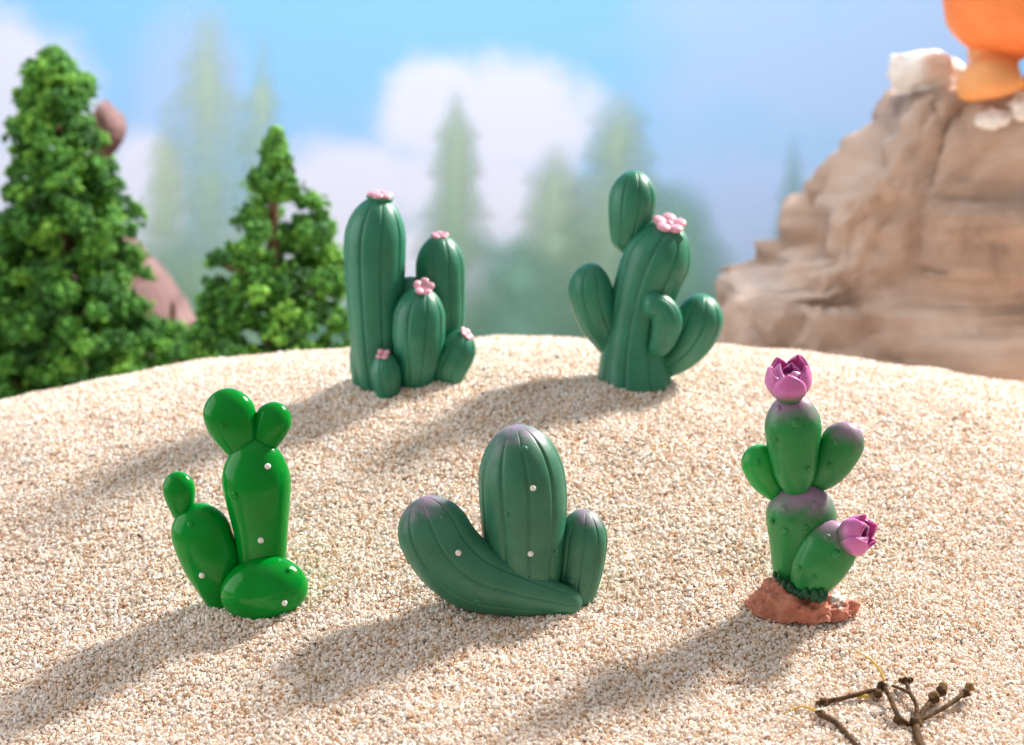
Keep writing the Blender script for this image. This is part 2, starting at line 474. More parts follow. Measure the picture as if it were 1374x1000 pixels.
# loose grains: jittered points on the mound carrying instanced grains
def grains():
    sp = 0.052
    gx = np.arange(-19, 19, sp); gy = np.arange(32, 61, sp)
    X, Y = np.meshgrid(gx, gy)
    X = X.ravel() + rng.uniform(-0.5, 0.5, X.size) * sp; Y = Y.ravel() + rng.uniform(-0.5, 0.5, Y.size) * sp
    Z = mound(X, Y) + rng.uniform(-0.045, 0.025, X.size)
    V = np.stack([X, Y, Z], 1)
    pxx, pyy, _ = 687 + FPX * V[:, 0] / ((V - CAM) @ FWD), 500 - FPX * ((V - CAM) @ UPV) / ((V - CAM) @ FWD), 0
    keep = (pxx > -160) & (pxx < 1534) & (pyy < 1090)
    V = V[keep]
    me = bpy.data.meshes.new('sand_grains')
    me.vertices.add(len(V)); me.vertices.foreach_set('co', V.ravel())
    at_ = me.attributes.new('tone', 'FLOAT', 'POINT'); at_.data.foreach_set('value', rng.uniform(0, 1, len(V)).astype(np.float32))
    o = bpy.data.objects.new('sand_grains', me); COL.objects.link(o)
    ng = bpy.data.node_groups.new('scatter_grains', 'GeometryNodeTree')
    ng.interface.new_socket('Geometry', in_out='INPUT', socket_type='NodeSocketGeometry')
    ng.interface.new_socket('Geometry', in_out='OUTPUT', socket_type='NodeSocketGeometry')
    N = ng.nodes; L = ng.links.new
    gi, go = N.new('NodeGroupInput'), N.new('NodeGroupOutput')
    g2i = N.new('GeometryNodeGeometryToInstance')
    for k in range(5):
        ico = N.new('GeometryNodeMeshIcoSphere'); ico.inputs['Radius'].default_value = 0.036; ico.inputs['Subdivisions'].default_value = 2
        pos = N.new('GeometryNodeInputPosition'); nt_ = N.new('ShaderNodeTexNoise'); nt_.noise_dimensions = '4D'
        nt_.inputs['W'].default_value = 3.7 * k; nt_.inputs['Scale'].default_value = 26; nt_.inputs['Detail'].default_value = 1
        sub = N.new('ShaderNodeVectorMath'); sub.operation = 'SUBTRACT'; sub.inputs[1].default_value = (0.5, 0.5, 0.5)
        scl = N.new('ShaderNodeVectorMath'); scl.operation = 'SCALE'; scl.inputs['Scale'].default_value = 0.055
        spz = N.new('GeometryNodeSetPosition'); sm = N.new('GeometryNodeSetMaterial'); sm.inputs['Material'].default_value = M['grain']
        tr = N.new('GeometryNodeTransform'); tr.inputs['Scale'].default_value = (1.0 + 0.12 * k, 0.9, 0.75)
        L(pos.outputs[0], nt_.inputs['Vector']); L(nt_.outputs['Color'], sub.inputs[0]); L(sub.outputs[0], scl.inputs[0])
        L(ico.outputs['Mesh'], spz.inputs['Geometry']); L(scl.outputs[0], spz.inputs['Offset'])
        L(spz.outputs[0], tr.inputs['Geometry']); L(tr.outputs[0], sm.inputs['Geometry']); L(sm.outputs[0], g2i.inputs[0])
    iop = N.new('GeometryNodeInstanceOnPoints'); iop.inputs['Pick Instance'].default_value = True
    rr = N.new('FunctionNodeRandomValue'); rr.data_type = 'FLOAT_VECTOR'; rr.inputs[0].default_value = (0, 0, 0); rr.inputs[1].default_value = (6.28, 6.28, 6.28)
    rs = N.new('FunctionNodeRandomValue'); rs.data_type = 'FLOAT'; rs.inputs[2].default_value = 0.5; rs.inputs[3].default_value = 1.45
    L(gi.outputs[0], iop.inputs['Points']); L(g2i.outputs[0], iop.inputs['Instance'])
    L(rr.outputs[0], iop.inputs['Rotation']); L(rs.outputs[1], iop.inputs['Scale']); L(iop.outputs[0], go.inputs[0])
    md = o.modifiers.new('scatter', 'NODES'); md.node_group = ng
    me.materials.append(M['grain'])
    tag(o, 'coarse cream and amber sand grains covering the mound', 'sand', kind='stuff')
grains()

# printed firs: soft-edged ink areas of the printed sheet, parts of the sky
def printed_tree(px, top, bot, half, m, peaks=7, seed=0, fir=True):
    r = np.random.default_rng(seed)
    nr, ns = 120, 25
    V, A, G = [], [], []
    for i in range(nr):
        t = i / (nr - 1)
        py = top + (bot - top) * t
        if fir:
            saw = (t * peaks + 0.13 * seed) % 1.0
            hw = half * (0.05 + 0.95 * t ** 0.62) * (0.74 + 0.32 * saw)
        else:
            hw = half * math.sqrt(max(0.02, 1 - (1 - min(1, t / 0.62)) ** 2))
        hw *= 1 + 0.08 * math.sin(t * 23 + seed)
        for j in range(ns):
            u = -1 + 2 * j / (ns - 1)
            x, z = bpos(px + u * hw, py)
            V.append((x, BY - 0.06 - 0.012 * seed, z))
            e = (1 - abs(u)) ** 0.8 * 1.1
            A.append(e * min(1, t * 6 + 0.05) * min(1, (1 - t) * 5)); G.append(1 - t)
    mb = MB(); mb.add(V, grid_faces(nr, ns, False), A)
    o = mb.build('printed_tree', m, sky, attr='along')
    o.data.attributes.new('height', 'FLOAT', 'POINT').data.foreach_set('value', np.array(G, np.float32))
pale_ = print_mat('printed_pale_tree', (0.52, 0.66, 0.50), (0.20, 0.42, 0.33), 0.68)
mid_ = print_mat('printed_grey_green_tree', (0.40, 0.55, 0.45), (0.13, 0.30, 0.20), 0.85)
teal_ = print_mat('printed_teal_tree', (0.22, 0.42, 0.36), (0.11, 0.28, 0.20), 0.85)
printed_tree(280, -10, 600, 150, pale_, 11, 1)
printed_tree(352, 35, 600, 75, pale_, 9, 2)
printed_tree(222, 130, 600, 75, pale_, 8, 3)
printed_tree(612, 110, 580, 95, mid_, 9, 4)
printed_tree(745, 185, 600, 135, mid_, 9, 5)
printed_tree(830, 105, 600, 150, mid_, 10, 6)
printed_tree(905, 235, 600, 95, teal_, 6, 7, fir=False)
printed_tree(1064, 175, 560, 60, teal_, 8, 8)
printed_tree(700, 320, 600, 110, teal_, 5, 9, fir=False)
printed_tree(480, 380, 620, 120, teal_, 5, 10, fir=False)

# ---------------------------------------------------------------- rocks
def fbm(p, o=4):
    return noise.fractal(Vector(p), 0.9, 2.1, o)

def loft_rock(name, ybase, ztop_px, left, right, depth_fn, mat, label, cat, nr=60, ns=96, amp=0.5, f=0.35, strata=0.0, sq=3.5, crack=0.9, parent=None, tag_it=True, seed=0.0):
    """rock whose left and right outlines are given per picture row; superelliptic cross-section"""
    rows = np.array([q[0] for q in left], float)
    top, botrow = rows[0], rows[-1]
    ring = []
    zs = np.linspace(0, 1, nr) ** 0.9
    for t in zs:
        row = top + (botrow - top) * t
        xl = np.interp(row, rows, [q[1] for q in left]); xr = np.interp(row, [q[0] for q in right], [q[1] for q in right])
        L, R = at(xl, row, ybase), at(xr, row, ybase)
        cx, hw, z = (L[0] + R[0]) / 2, (R[0] - L[0]) / 2, L[2]
        dp = depth_fn(t)
        pts = []
        for j in range(ns):
            th = 2 * math.pi * j / ns
            c, s_ = math.cos(th), math.sin(th)
            x = cx + hw * math.copysign(abs(c) ** (2 / sq), c); y = ybase + dp * math.copysign(abs(s_) ** (2 / sq), s_)
            q = (x * f + seed, y * f, z * f)
            n = fbm(q) * amp + (abs(fbm((q[0] * 2.1, q[1] * 2.1, q[2] * 3.0))) - 0.3) * amp * 0.5
            st = strata * (math.sin(z * 2.3 + 0.4 * fbm((x * .2, y * .2, 0))) ** 3)
            dv, _p = noise.voronoi(Vector((x * 0.27 + seed, y * 0.27, z * 0.36)))
            k = n + st + (min(dv[1] - dv[0], 0.30) - 0.2) * crack + (noise.cell(_p[0] * 7.3) - 0.75) * crack * 0.5
            pts.append((x + c * k, y + s_ * k, z + 0.3 * n))
        ring.append(pts)
    V = np.array(ring).reshape(-1, 3)
    V[:, 2] = np.maximum(V[:, 2], -0.2)
    fcs = [q[::-1] for q in grid_faces(nr, ns)]
    # roof: concentric rings to the middle of the top
    c = V[:ns].mean(0)
    extra = []
    for q in (0.8, 0.55, 0.3, 0.1):
        e = c + (V[:ns] - c) * q; e[:, 2] += [0.35 * fbm((v[0] * .5, v[1] * .5, 7 + seed)) + 0.15 * (1 - q) for v in e]
        extra.append(e)
    base = len(V); allv = np.vstack([V] + extra)
    prev = 0
    for i in range(4):
        cur = base + i * ns
        fcs += [(prev + j, prev + (j + 1) % ns, cur + (j + 1) % ns, cur + j) for j in range(ns)]
        prev = cur
    fcs.append(tuple(prev + j for j in range(ns)))
    mb = MB(); mb.add(allv, fcs)
    org = (V[:, 0].mean(), ybase, 0.0)
    o = mb.build(name, mat, parent, origin=org)
    if tag_it: tag(o, label, cat)
    return o

RY = 72.0
rock = loft_rock('rock_outcrop', RY, 118,
    [(118, 1188), (124, 1166), (178, 1162), (188, 1150), (214, 1138), (222, 1124), (248, 1100), (262, 1084), (284, 1060), (338, 1058), (346, 1030), (372, 1026), (378, 960), (386, 956), (480, 952), (700, 940), (1000, 930)],
    [(118, 1560), (1000, 1640)], lambda t: 4.2 + 2.6 * t + (0.9 if t > 0.30 else 0), M['rock'],
    'tall weathered brown rock outcrop rising at the right behind the sand', 'rock', nr=150, ns=220, amp=0.50, strata=0.03, sq=6.0, crack=1.3, seed=3)
pr = loft_rock('leaning_rock', 84.0, 140,
    [(140, 130), (150, 112), (190, 108), (225, 112), (300, 80), (420, 0), (1000, -140)],
    [(140, 150), (150, 163), (178, 166), (196, 158), (225, 135), (300, 166), (330, 196), (400, 240), (450, 272), (560, 310), (1000, 360)], lambda t: 1.0 + 5 * t, M['pinkrock'],
    'pinkish rock with a knobbed peak, half hidden behind the taller left tree', 'rock', nr=70, ns=64, amp=0.25, sq=2.3, seed=9)

def boulder(px, py, rx, ry, y, label, seed, mat='pale'):
    c = at(px, py, y); k = y / FPX
    v, f = ellipsoid((0, 0, 0), np.diag([rx * k, rx * k * 0.8, ry * k]), 26, 36)
    v = np.array([q * (1 + 0.30 * fbm(tuple(q / (rx * k) * 1.4 + seed)) ) for q in v])
    v[:, 2] = np.clip(v[:, 2], -ry * k * 0.8, None)
    mb = MB(); mb.add(v + c, f)
    tag(mb.build('boulder', M[mat], origin=c), label, 'stone', 'pale stones on the rock')
boulder(1240, 97, 50, 31, 71.0, 'large pale stone on top of the outcrop, left of the orange figure', 1.3)
boulder(1332, 160, 24, 16, 68.3, 'small pale stone on the outcrop just under the orange foot', 5.1)
boulder(1372, 146, 24, 24, 68.5, 'pale stone cut by the right edge of the picture', 8.8)

# orange figure standing on the rock
FY = 69.5
fig = thing('toy_figure', at(1345, 128, FY), 'orange toy figure standing on the rock outcrop, its upper half out of view', 'toy figure')
k = FY / FPX
def P3(px, py, y): return at(px, py, y)
mb = MB()
mb.add(*sweep([P3(1352, 84, FY), P3(1352, 20, FY), P3(1352, -60, FY), P3(1352, -130, FY)], [60 * k, 82 * k, 84 * k, 60 * k], 60 * k, 60 * k, 48, 48, depth=0.85))
mb.build('body', M['orange'], fig, attr='along')
for s_, px in ((0, 1333), (1, 1420)):
    mb = MB()
    mb.add(*sweep([P3(px - 2, 135, FY - 0.9), P3(px - 4, 120, FY - 0.8), P3(px - 2, 104, FY - 0.4), P3(px, 86, FY), P3(px + 2, 50, FY)], np.array([43, 45, 38, 33, 37]) * k, 16 * k, 20 * k, 48, 48))
    mb.build('foot', M['lightorange'], fig, attr='along')

# ---------------------------------------------------------------- model trees
ICO = None
def ico():
    global ICO
    if ICO is None:
        import bmesh
        b = bmesh.new(); bmesh.ops.create_icosphere(b, subdivisions=1, radius=1)
        ICO = (np.array([v.co[:] for v in b.verts]), np.array([[v.index for v in f.verts] for f in b.faces])); b.free()
    return ICO

def model_tree(y, axis, halfw, label, seed, nclump=260, base_z=0.0, gap=0.18):
    """axis: [(px,py)] from visible top down; halfw: [(py, half width px)]"""
    r = np.random.default_rng(seed)
    k = y / FPX
    tops = np.array(axis, float)
    foot = at(axis[-1][0], axis[-1][1], y); foot[2] = base_z
    t = thing('model_tree', foot, label, 'tree', 'foam model trees behind the sand')
    mb = MB()
    tp = [foot - np.array([0, 0, 0.3])] + [at(a, b, y) for a, b in axis[::-1]]
    mb.add(*sweep(tp, np.linspace(17, 3, len(tp)) * k, 1 * k, 3 * k, 20, 40, wob=0.06, seed=seed))
    trunk = mb.build('trunk', M['bark'], t, attr='along')
    V0, F0 = ico()
    cv, cf, ca = [], [], []
    nbr = 0
    hy = np.array([q[0] for q in halfw]); hh = np.array([q[1] for q in halfw])
    n = 0
    for i in range(nclump):
        u = r.uniform(0, 1) ** 0.62 if i > 24 else 0.08 * i / 24
        py = hy[0] + (hy[-1] - hy[0]) * u
        hw = np.interp(py, hy, hh)
        ax = np.interp(py, tops[:, 1], tops[:, 0])
        ang = r.uniform(0, 2 * math.pi)
        rr = hw * math.sqrt(r.uniform(0.10, 1.0))
        rr *= 1 + 0.30 * fbm((math.cos(ang) * 1.5 + seed, math.sin(ang) * 1.5, py / 45))
        if fbm((rr * math.cos(ang) / 38, rr * math.sin(ang) / 38 + seed, py / 38)) > gap and u > 0.08: continue
        c = at(ax + rr * math.cos(ang), py, y) + np.array([0, rr * math.sin(ang) * k, 0])
        if r.uniform() < 0.22 and rr > 0.4 * hw:
            a0 = at(ax, py + 0.35 * rr, y)
            nbr += 1
            br = MB(); br.add(*sweep([a0, (a0 + c) / 2 + np.array([0, 0, -0.1]), c], [5 * k, 3.6 * k, 1.8 * k], 0.02, 0.02, 8, 8))
            if nbr <= 40: br.build('branch', M['bark'], t, attr='along')
        cr = r.uniform(8, 19) * k * min(1, hw / 42 + 0.30)
        nb = int(r.integers(48, 84))
        d = r.normal(size=(nb, 3)); d /= np.linalg.norm(d, axis=1)[:, None]
        pts = c + d * (cr * r.uniform(0.25, 1.35, nb))[:, None] * np.array([1, 1, 0.85])
        tone = np.clip(r.normal(0.48, 0.26) + r.normal(0, 0.20, nb), 0, 1)
        for q, tn in zip(pts, tone):
            s_ = r.uniform(1.7, 4.3) * k
            R = r.normal(size=(3, 3)) * 0.35 + np.eye(3)
            cv.append(V0 @ R * s_ + q); cf.append(F0 + n); n += len(V0); ca.append(np.full(len(V0), tn))
    V = np.concatenate(cv) - foot; F = np.concatenate(cf)
    me = bpy.data.meshes.new('crown')
    me.vertices.add(len(V)); me.vertices.foreach_set('co', V.ravel())
    me.loops.add(F.size); me.loops.foreach_set('vertex_index', F.ravel().astype(np.int32))
    me.polygons.add(len(F)); me.polygons.foreach_set('loop_start', np.arange(0, F.size, 3, dtype=np.int32))
    me.update(calc_edges=True)
    me.attributes.new('along', 'FLOAT', 'POINT').data.foreach_set('value', np.concatenate(ca).astype(np.float32))
    me.materials.append(M['foliage'])
    o = bpy.data.objects.new('crown', me); COL.objects.link(o); o.parent = t
    return t

model_tree(74, [(66, 72), (78, 200), (85, 330), (88, 520), (88, 700)],
           [(70, 8), (105, 40), (160, 58), (200, 66), (240, 82), (300, 96), (340, 98), (400, 114), (460, 134), (540, 140), (640, 120)],
           'taller bushy green model tree at the left edge of the picture', 14, 1150, gap=0.24)
model_tree(70, [(370, 178), (368, 260), (366, 340), (366, 500), (366, 720)],
           [(174, 2), (205, 12), (238, 26), (266, 56), (300, 76), (350, 90), (400, 106), (450, 118), (540, 124), (640, 100)],
           'shorter pointed green model tree beside the tall columnar cactus', 23, 900, gap=0.06)
model_tree(79, [(232, 405), (232, 470), (232, 560), (232, 640)],
           [(440, 8), (462, 26), (500, 40), (600, 46)],
           'low dark green shrub between the two model trees', 31, 150)

# ---------------------------------------------------------------- cactus figures
class Cactus:
    def __init__(self, name, px, py, label, dy=0.0):
        b = hit(px, py)
        self.y = b[1] + dy
        b = at(px, py, self.y)
        self.k = ((b - CAM) @ FWD) / FPX
        self.root = thing(name, b, label, 'cactus figure', 'miniature cactus figures on the sand')
        self.surf = []
    def p(self, px, py, d=0.0): return at(px, py, self.y + d * self.k)
    def lobe(self, name, pts, rad, mat, caps=(20, 40), bumps=(), dots=(), **kw):
        P = [self.p(*q) for q in pts]
        k = self.k
        kw.setdefault('ns', 128 if kw.get('ribs') else 64); kw.setdefault('nr', 72)
        mb = MB()
        rad = list(rad)
        if len(rad) > 2: rad[-1] = max(rad[-1], 0.94 * max(rad[-3:]))
        V, F, A = sweep(P, np.array(rad) * k, caps[0] * k, caps[1] * k, **kw)
        mb.add(V, F, A)
        self.surf = (V, A)
        for bp in bumps:
            c, n, a = self.on(*bp[:2])
            r_ = (bp[2] if len(bp) > 2 else 5.5) * k
            u = np.cross(n, [0, 0, 1.0]); u /= np.linalg.norm(u); v = np.cross(n, u)
            e, f = ellipsoid(c - n * r_ * 0.12, [u * r_, v * r_, n * r_ * 0.42], 12, 18)
            mb.add(e, f, a)
        o = mb.build(name, mat, self.root, attr='along')
        for dx, dy_, *rest in dots:
            c, n, a = self.on(dx, dy_)
            r_ = (rest[0] if rest else 4.1) * k
            u = np.cross(n, [0, 0, 1.0]); u /= np.linalg.norm(u); v = np.cross(n, u)
            m2 = MB(); e, f = ellipsoid(c + n * r_ * 0.15, [u * r_, v * r_, n * r_ * 0.8], 12, 16)
            e = np.array([q + 0.10 * r_ * np.array([fbm(tuple(q / r_ * 0.9 + i)) for i in range(3)]) for q in e])
            m2.add(e, f); m2.build('white_dot', M['white'], o, attr='along')
        return o
    def on(self, px, py):
        V, A = self.surf
        q = V - CAM; dep = q @ FWD
        x = 687 + FPX * (q @ RGT) / dep; y = 500 - FPX * (q @ UPV) / dep
        d2 = (x - px) ** 2 + (y - py) ** 2
        idx = np.argsort(d2)[:24]
        i = idx[np.argmin(dep[idx] + 0.02 * np.sqrt(d2[idx]))]
        near = V[np.argsort(((V - V[i]) ** 2).sum(1))[:14]]
        cc = near.mean(0)
        n = np.linalg.svd(near - cc)[2][2]
        if n @ (CAM - V[i]) < 0: n = -n
        c = self.p(px, py); dd = ray(px, py)
        c = CAM + dd * ((V[i] - CAM) @ FWD)
        return c, n, A[i]

def frame(n):
    n = np.asarray(n, float); n /= np.linalg.norm(n)
    u = np.cross([0, 1.0, 0], n); u /= np.linalg.norm(u)
    return u, np.cross(n, u), n

def small_flower(C, c, n, r, npet=5, lift=0.25, centre=True, collar=False):
    """flat pink flower of rounded petals"""
    c = np.asarray(c, float); r = r * C.k
    u, v, n = frame(n)
    mb = MB()
    if centre: mb.add(*ellipsoid(c + n * r * 0.22, [u * r * 0.26, v * r * 0.26, n * r * 0.20]))
    else: mb.add(*ellipsoid(c + n * r * 0.02, [u * r * 0.6, v * r * 0.6, n * r * 0.12]))
    fo = mb.build('flower', M['pink'], C.root, attr='along')
    for i in range(npet):
        a = 2 * math.pi * (i + 0.3) / npet
        d = u * math.cos(a) + v * math.sin(a); t = -u * math.sin(a) + v * math.cos(a)
        out = d * math.cos(lift) + n * math.sin(lift); up = n * math.cos(lift) - d * math.sin(lift)
        p2 = MB(); e, f = ellipsoid(c + out * r * 0.58 + n * r * 0.10, [out * r * 0.46, t * r * 0.45, up * r * 0.22], 14, 18)
        p2.add(e, f); p2.build('petal', M['pink'], fo, attr='along')
    if collar:
        p2 = MB()
        V, F, A = sweep([c - n * r * 1.2, c - n * r * 0.55, c + n * r * 0.08], [r * 1.0, r * 0.90, r * 1.10], r * 0.1, r * 0.22, 40, 24, wob=0.05, side=v)
        p2.add(V, F, A); p2.build('collar', M['teal'], fo, attr='along')
    return fo

def tulip(C, base, axis, length, rad, npet=5, rot=0.0):
    """cup flower with separate broad petals curving inward at the tip"""
    base = np.asarray(base, float); Ln = length * C.k; r = rad * C.k
    u, v, n = frame(axis)
    mb = MB(); mb.add(*sweep([base - n * Ln * 0.05, base + n * Ln * 0.35, base + n * Ln * 0.72], [r * 0.42, r * 0.40, r * 0.25], r * 0.3, r * 0.35, 24, 24, side=v))
    fo = mb.build('flower', M['magenta'], C.root, attr='along')
    rot += math.atan2(-v[1], -u[1])
    for layer, (np_, sc_, ln_, r0) in enumerate(((npet, 1.0, 1.0, rot), (3, 0.80, 0.96, rot + 0.6))):
        for i in range(np_):
            a0 = r0 + 2 * math.pi * i / np_
            nr, ns = 16, 13
            V, A = [], []
            for lay in (1.0, 0.86):
                for a in range(nr):
                    t = math.sin(math.pi / 2 * a / (nr - 1))
                    prof = (0.40 + 0.68 * math.sin(min(1, t / 0.62) * math.pi / 2) - (0.20 if layer == 0 else 0.60) * (max(0, t - 0.55) / 0.45) ** 1.6) * r * sc_ * (1.16, 0.98, 1.07, 0.94, 1.01)[i]
                    uu = 0.12 + 0.88 * t
                    wdt = (1 - abs(2 * uu - 1.0) ** 7.0 * (0.9 if uu < 0.5 else 0.97)) 
                    wdt = max(0.05, wdt) ** 0.5 * (math.pi / np_) * (1.12 if layer == 0 else 1.15)
                    for b in range(ns):
                        q = -1 + 2 * b / (ns - 1)
                        an = a0 + q * wdt
                        rr = prof * lay * (1 - 0.06 * q * q)
                        hgt = t * Ln * ln_ * (0.90, 0.95, 1.03, 1.0, 0.97)[i] * (1 - 0.13 * abs(q) ** 3 * t)
                        V.append(base + (u * math.cos(an) + v * math.sin(an)) * rr + n * hgt); A.append(t)
            V = np.array(V); half = nr * ns
            f = [q_[::-1] for q_ in grid_faces(nr, ns, False)] + [tuple(x + half for x in q_) for q_ in grid_faces(nr, ns, False)]
            per = [j for j in range(ns)] + [i_ * ns + ns - 1 for i_ in range(1, nr)] + [(nr - 1) * ns + j for j in range(ns - 2, -1, -1)] + [i_ * ns for i_ in range(nr - 2, 0, -1)]
            f += [(per[i_], per[(i_ + 1) % len(per)], per[(i_ + 1) % len(per)] + half, per[i_] + half) for i_ in range(len(per))]
            p2 = MB(); p2.add(V, f, A)
            p2.build('petal', M['petal'] if layer == 0 else M['magenta'], fo, attr='along')
    return fo

RB = dict(ribs=9, groove=0.06, gw=0.042, ns=192)

# A: columnar cluster at the back left
C = Cactus('columnar_cactus', 545, 522, 'dark green cluster of columnar cactus stems tipped with small pink flowers', 0.80)
T = M['teal']
C.lobe('stem', [(514, 545, 0), (508, 480, 0), (504, 400, 0), (503, 330, 0), (509, 264, 0)], [26, 34, 38.5, 41, 30], T, (10, 58), offs=0.25, **RB)
C.lobe('stem', [(586, 540, 22), (593, 450, 22), (591, 375, 22), (590, 315, 22)], [20, 29, 33, 27], T, (10, 44), offs=0.1, **RB)
C.lobe('stem', [(556, 545, -25), (561, 465, -25), (562, 430, -25), (567, 385, -25)], [15, 33, 35, 28], T, (8, 44), offs=0.2, **RB)
C.lobe('stem', [(589, 542, -12), (603, 492, -12), (614, 470, -12), (624, 445, -12)], [13, 25, 25, 20], T, (8, 30), offs=0.3, **RB)
C.lobe('stem', [(523, 550, -48), (519, 508, -48), (514, 473, -48)], [12, 19, 15], T, (8, 26), offs=0.15, **dict(RB, ribs=9))
C.lobe('stem', [(494, 545, 8), (489, 495, 8), (487, 450, 8)], [14, 19, 14], T, (8, 28), offs=0.4, **dict(RB, ribs=9))
C.lobe('stem', [(548, 520, 14), (550, 440, 12), (552, 371, 12)], [22, 20, 14], T, (8, 22), **RB)
small_flower(C, C.p(510, 262, 0), (0.10, -0.10, 1), 17.5, 6, -0.10, centre=False, collar=True)
small_flower(C, C.p(590, 318, 22), (0.0, -0.2, 1), 12.5, 5, 0.1, centre=False)
small_flower(C, C.p(568, 389, -36), (0.15, -0.75, 0.8), 15, 5, 0.45)
small_flower(C, C.p(625, 449, -16), (0.75, -0.35, 0.75), 11, 5, 0.1, centre=False)
small_flower(C, C.p(514, 477, -54), (-0.1, -0.6, 0.9), 10, 4, 0.2, centre=False)

# B: armed cactus at the back right
C = Cactus('armed_cactus', 852, 520, 'dark green leaning cactus with four arms and one pale pink flower', 0.70)
C.lobe('trunk', [(852, 545, 0), (851, 522, 0), (850, 485, 0), (855, 435, 0), (867, 385, 0), (884, 342, 0), (905, 300, 0)], [57, 53, 45, 40, 43, 46, 36], T, (5, 58), offs=0.12, nr=90, **RB)
C.lobe('pad', [(838, 340, 14), (845, 300, 14), (849, 265, 14), (852, 229, 14)], [17, 28, 31.5, 27], T, (16, 40), offs=0.3, **dict(RB, ribs=9))
C.lobe('arm', [(828, 478, 6), (806, 435, 2), (793, 395, 0), (793, 353, 0)], [13, 26, 29.5, 27], T, (14, 38), offs=0.2, **dict(RB, ribs=9))
C.lobe('arm', [(876, 500, 4), (912, 472, 2), (935, 437, 0), (945, 395, 0)], [14, 27, 33, 27], T, (14, 38), offs=0.45, **dict(RB, ribs=9))
C.lobe('arm', [(876, 476, -36), (890, 455, -40), (895, 430, -42), (885, 412, -42), (861, 409, -40)], [11, 17, 20, 18, 15], T, (10, 16), offs=0.3, **dict(RB, ribs=7, groove=0.05))
small_flower(C, C.p(897, 305, -8), (0.16, -0.42, 1.0), 23, 5, 0.22)
C.lobe('scale_leaf', [(899, 312, -16), (906, 318, -22), (913, 327, -26)], [9, 9, 6], T, (5, 6), depth=0.5)

# C: glossy bright green prickly pear, front left
C = Cactus('prickly_pear_cactus', 352, 812, 'glossy bright green prickly pear figure of six smooth pads with white dots', 0.3)
G = M['bright']
C.lobe('pad', [(352, 778, 0), (350, 715, 0), (344, 645, 0), (341, 586, 0)], [30, 36, 46, 42], G, (20, 68), depth=0.8, dots=[(359, 626), (350, 725)], bumps=[(314, 665)])
C.lobe('pad', [(331, 614, 2), (311, 566, 4), (299, 522, 4)], [18, 34, 29], G, (14, 34), depth=0.7, bumps=[(299, 571, 4)])
C.lobe('pad', [(347, 610, 4), (364, 571, 6), (375, 541, 6)], [14, 24, 22], G, (12, 24), depth=0.8)
C.lobe('pad', [(310, 832, 4), (291, 770, 4), (272, 722, 4), (261, 676, 4)], [15, 37, 40.5, 34], G, (16, 42), depth=0.75, dots=[(271, 772)], bumps=[(256, 704)])
C.lobe('pad', [(246, 700, 6), (241, 664, 6), (237, 633, 6)], [10, 21, 19], G, (10, 22), depth=0.8)
C.lobe('pad', [(297, 806, -22), (330, 797, -22), (368, 789, -22), (413, 782, -22)], [38, 43, 45.5, 43], G, (50, 58), depth=0.85, dots=[(381.5, 809)], bumps=[(388, 764, 3.2)])

# D: frosted green cluster with a lying lobe, front middle
C = Cactus('barrel_cactus', 690, 815, 'dull green ribbed barrel cactus with a long lobe curving along the sand', 0.3)
D = M['forest']
RD = dict(ribs=10, groove=0.055, gw=0.036, ns=192)
C.lobe('stem', [(704, 830, 0), (703, 740, 0), (702, 670, 0), (698, 620, 0), (692, 571, 0)], [42, 53, 58, 56, 42], D, (12, 72), offs=0.18, dots=[(715, 655), (712, 743)], bumps=[(702, 603, 6), (679, 690, 4), (747, 742, 4)], nr=90, **RD)
C.lobe('stem', [(764, 845, 10), (773, 785, 10), (780, 735, 10), (785, 684, 10)], [15, 30, 34, 30], D, (10, 42), offs=0.3, bumps=[(766, 780, 5)], **RD)
C.lobe('arm', [(780, 812, -24), (740, 804, -32), (692, 792, -34), (634, 772, -30), (592, 732, -24), (563, 668, -16)], [18, 25, 36, 47, 49, 44], D, (18, 52), offs=0.42, depth=0.75, dots=[(615, 742)], bumps=[(641, 808, 6), (595, 694, 4)], nr=100, **dict(RD, ribs=9))

# E: tall figure with magenta flowers on a terracotta foot, front right
C = Cactus('flowering_cactus', 1078, 818, 'green stacked-pad cactus with two magenta flowers on a terracotta foot', 0.3)
E = M['leaf']
C.lobe('pad', [(1060, 800, 0), (1067, 745, 0), (1075, 692, 0), (1078, 648, 0)], [20, 33, 47.5, 42], E, (30, 50), depth=0.8, bumps=[(1052, 683), (1094, 678, 6), (1053, 713, 5), (1081, 708, 5), (1034, 700, 4)], ns=80)
C.lobe('pad', [(1070, 668, -10), (1066, 625, -10), (1064, 575, -8), (1063, 527, -8)], [22, 30, 37.5, 34], E, (40, 50), depth=0.85, bumps=[(1043, 548, 5), (1069, 568, 6.5), (1040, 590, 4), (1085, 630, 4)])
C.lobe('pad', [(1052, 672, 6), (1030, 645, 6), (1020, 622, 6), (1009, 599, 6)], [9, 21, 25, 20], M['leaf_plain'], (10, 24), depth=0.75, bumps=[(1016, 620, 4)])
C.lobe('pad', [(1090, 656, 2), (1110, 630, 0), (1128, 600, -2), (1143, 568, -2)], [11, 25, 29, 23], E, (12, 28), depth=0.75, bumps=[(1121, 593, 4.5), (1114, 624, 4)])
C.lobe('pad', [(1078, 802, -28), (1094, 768, -28), (1111, 738, -28), (1130, 702, -28)], [19, 34, 38, 30], E, (14, 40), depth=0.8, bumps=[(1110, 721, 5), (1122, 743, 6), (1092, 775, 4), (1071, 762, 3.5)])
tulip(C, C.p(1059, 539, -8), (-0.08, -0.22, 1), 56, 29, 5, rot=-0.1)
tulip(C, C.p(1124, 727, -34), (0.82, -0.42, 0.50), 50, 24, 5, rot=0.35)
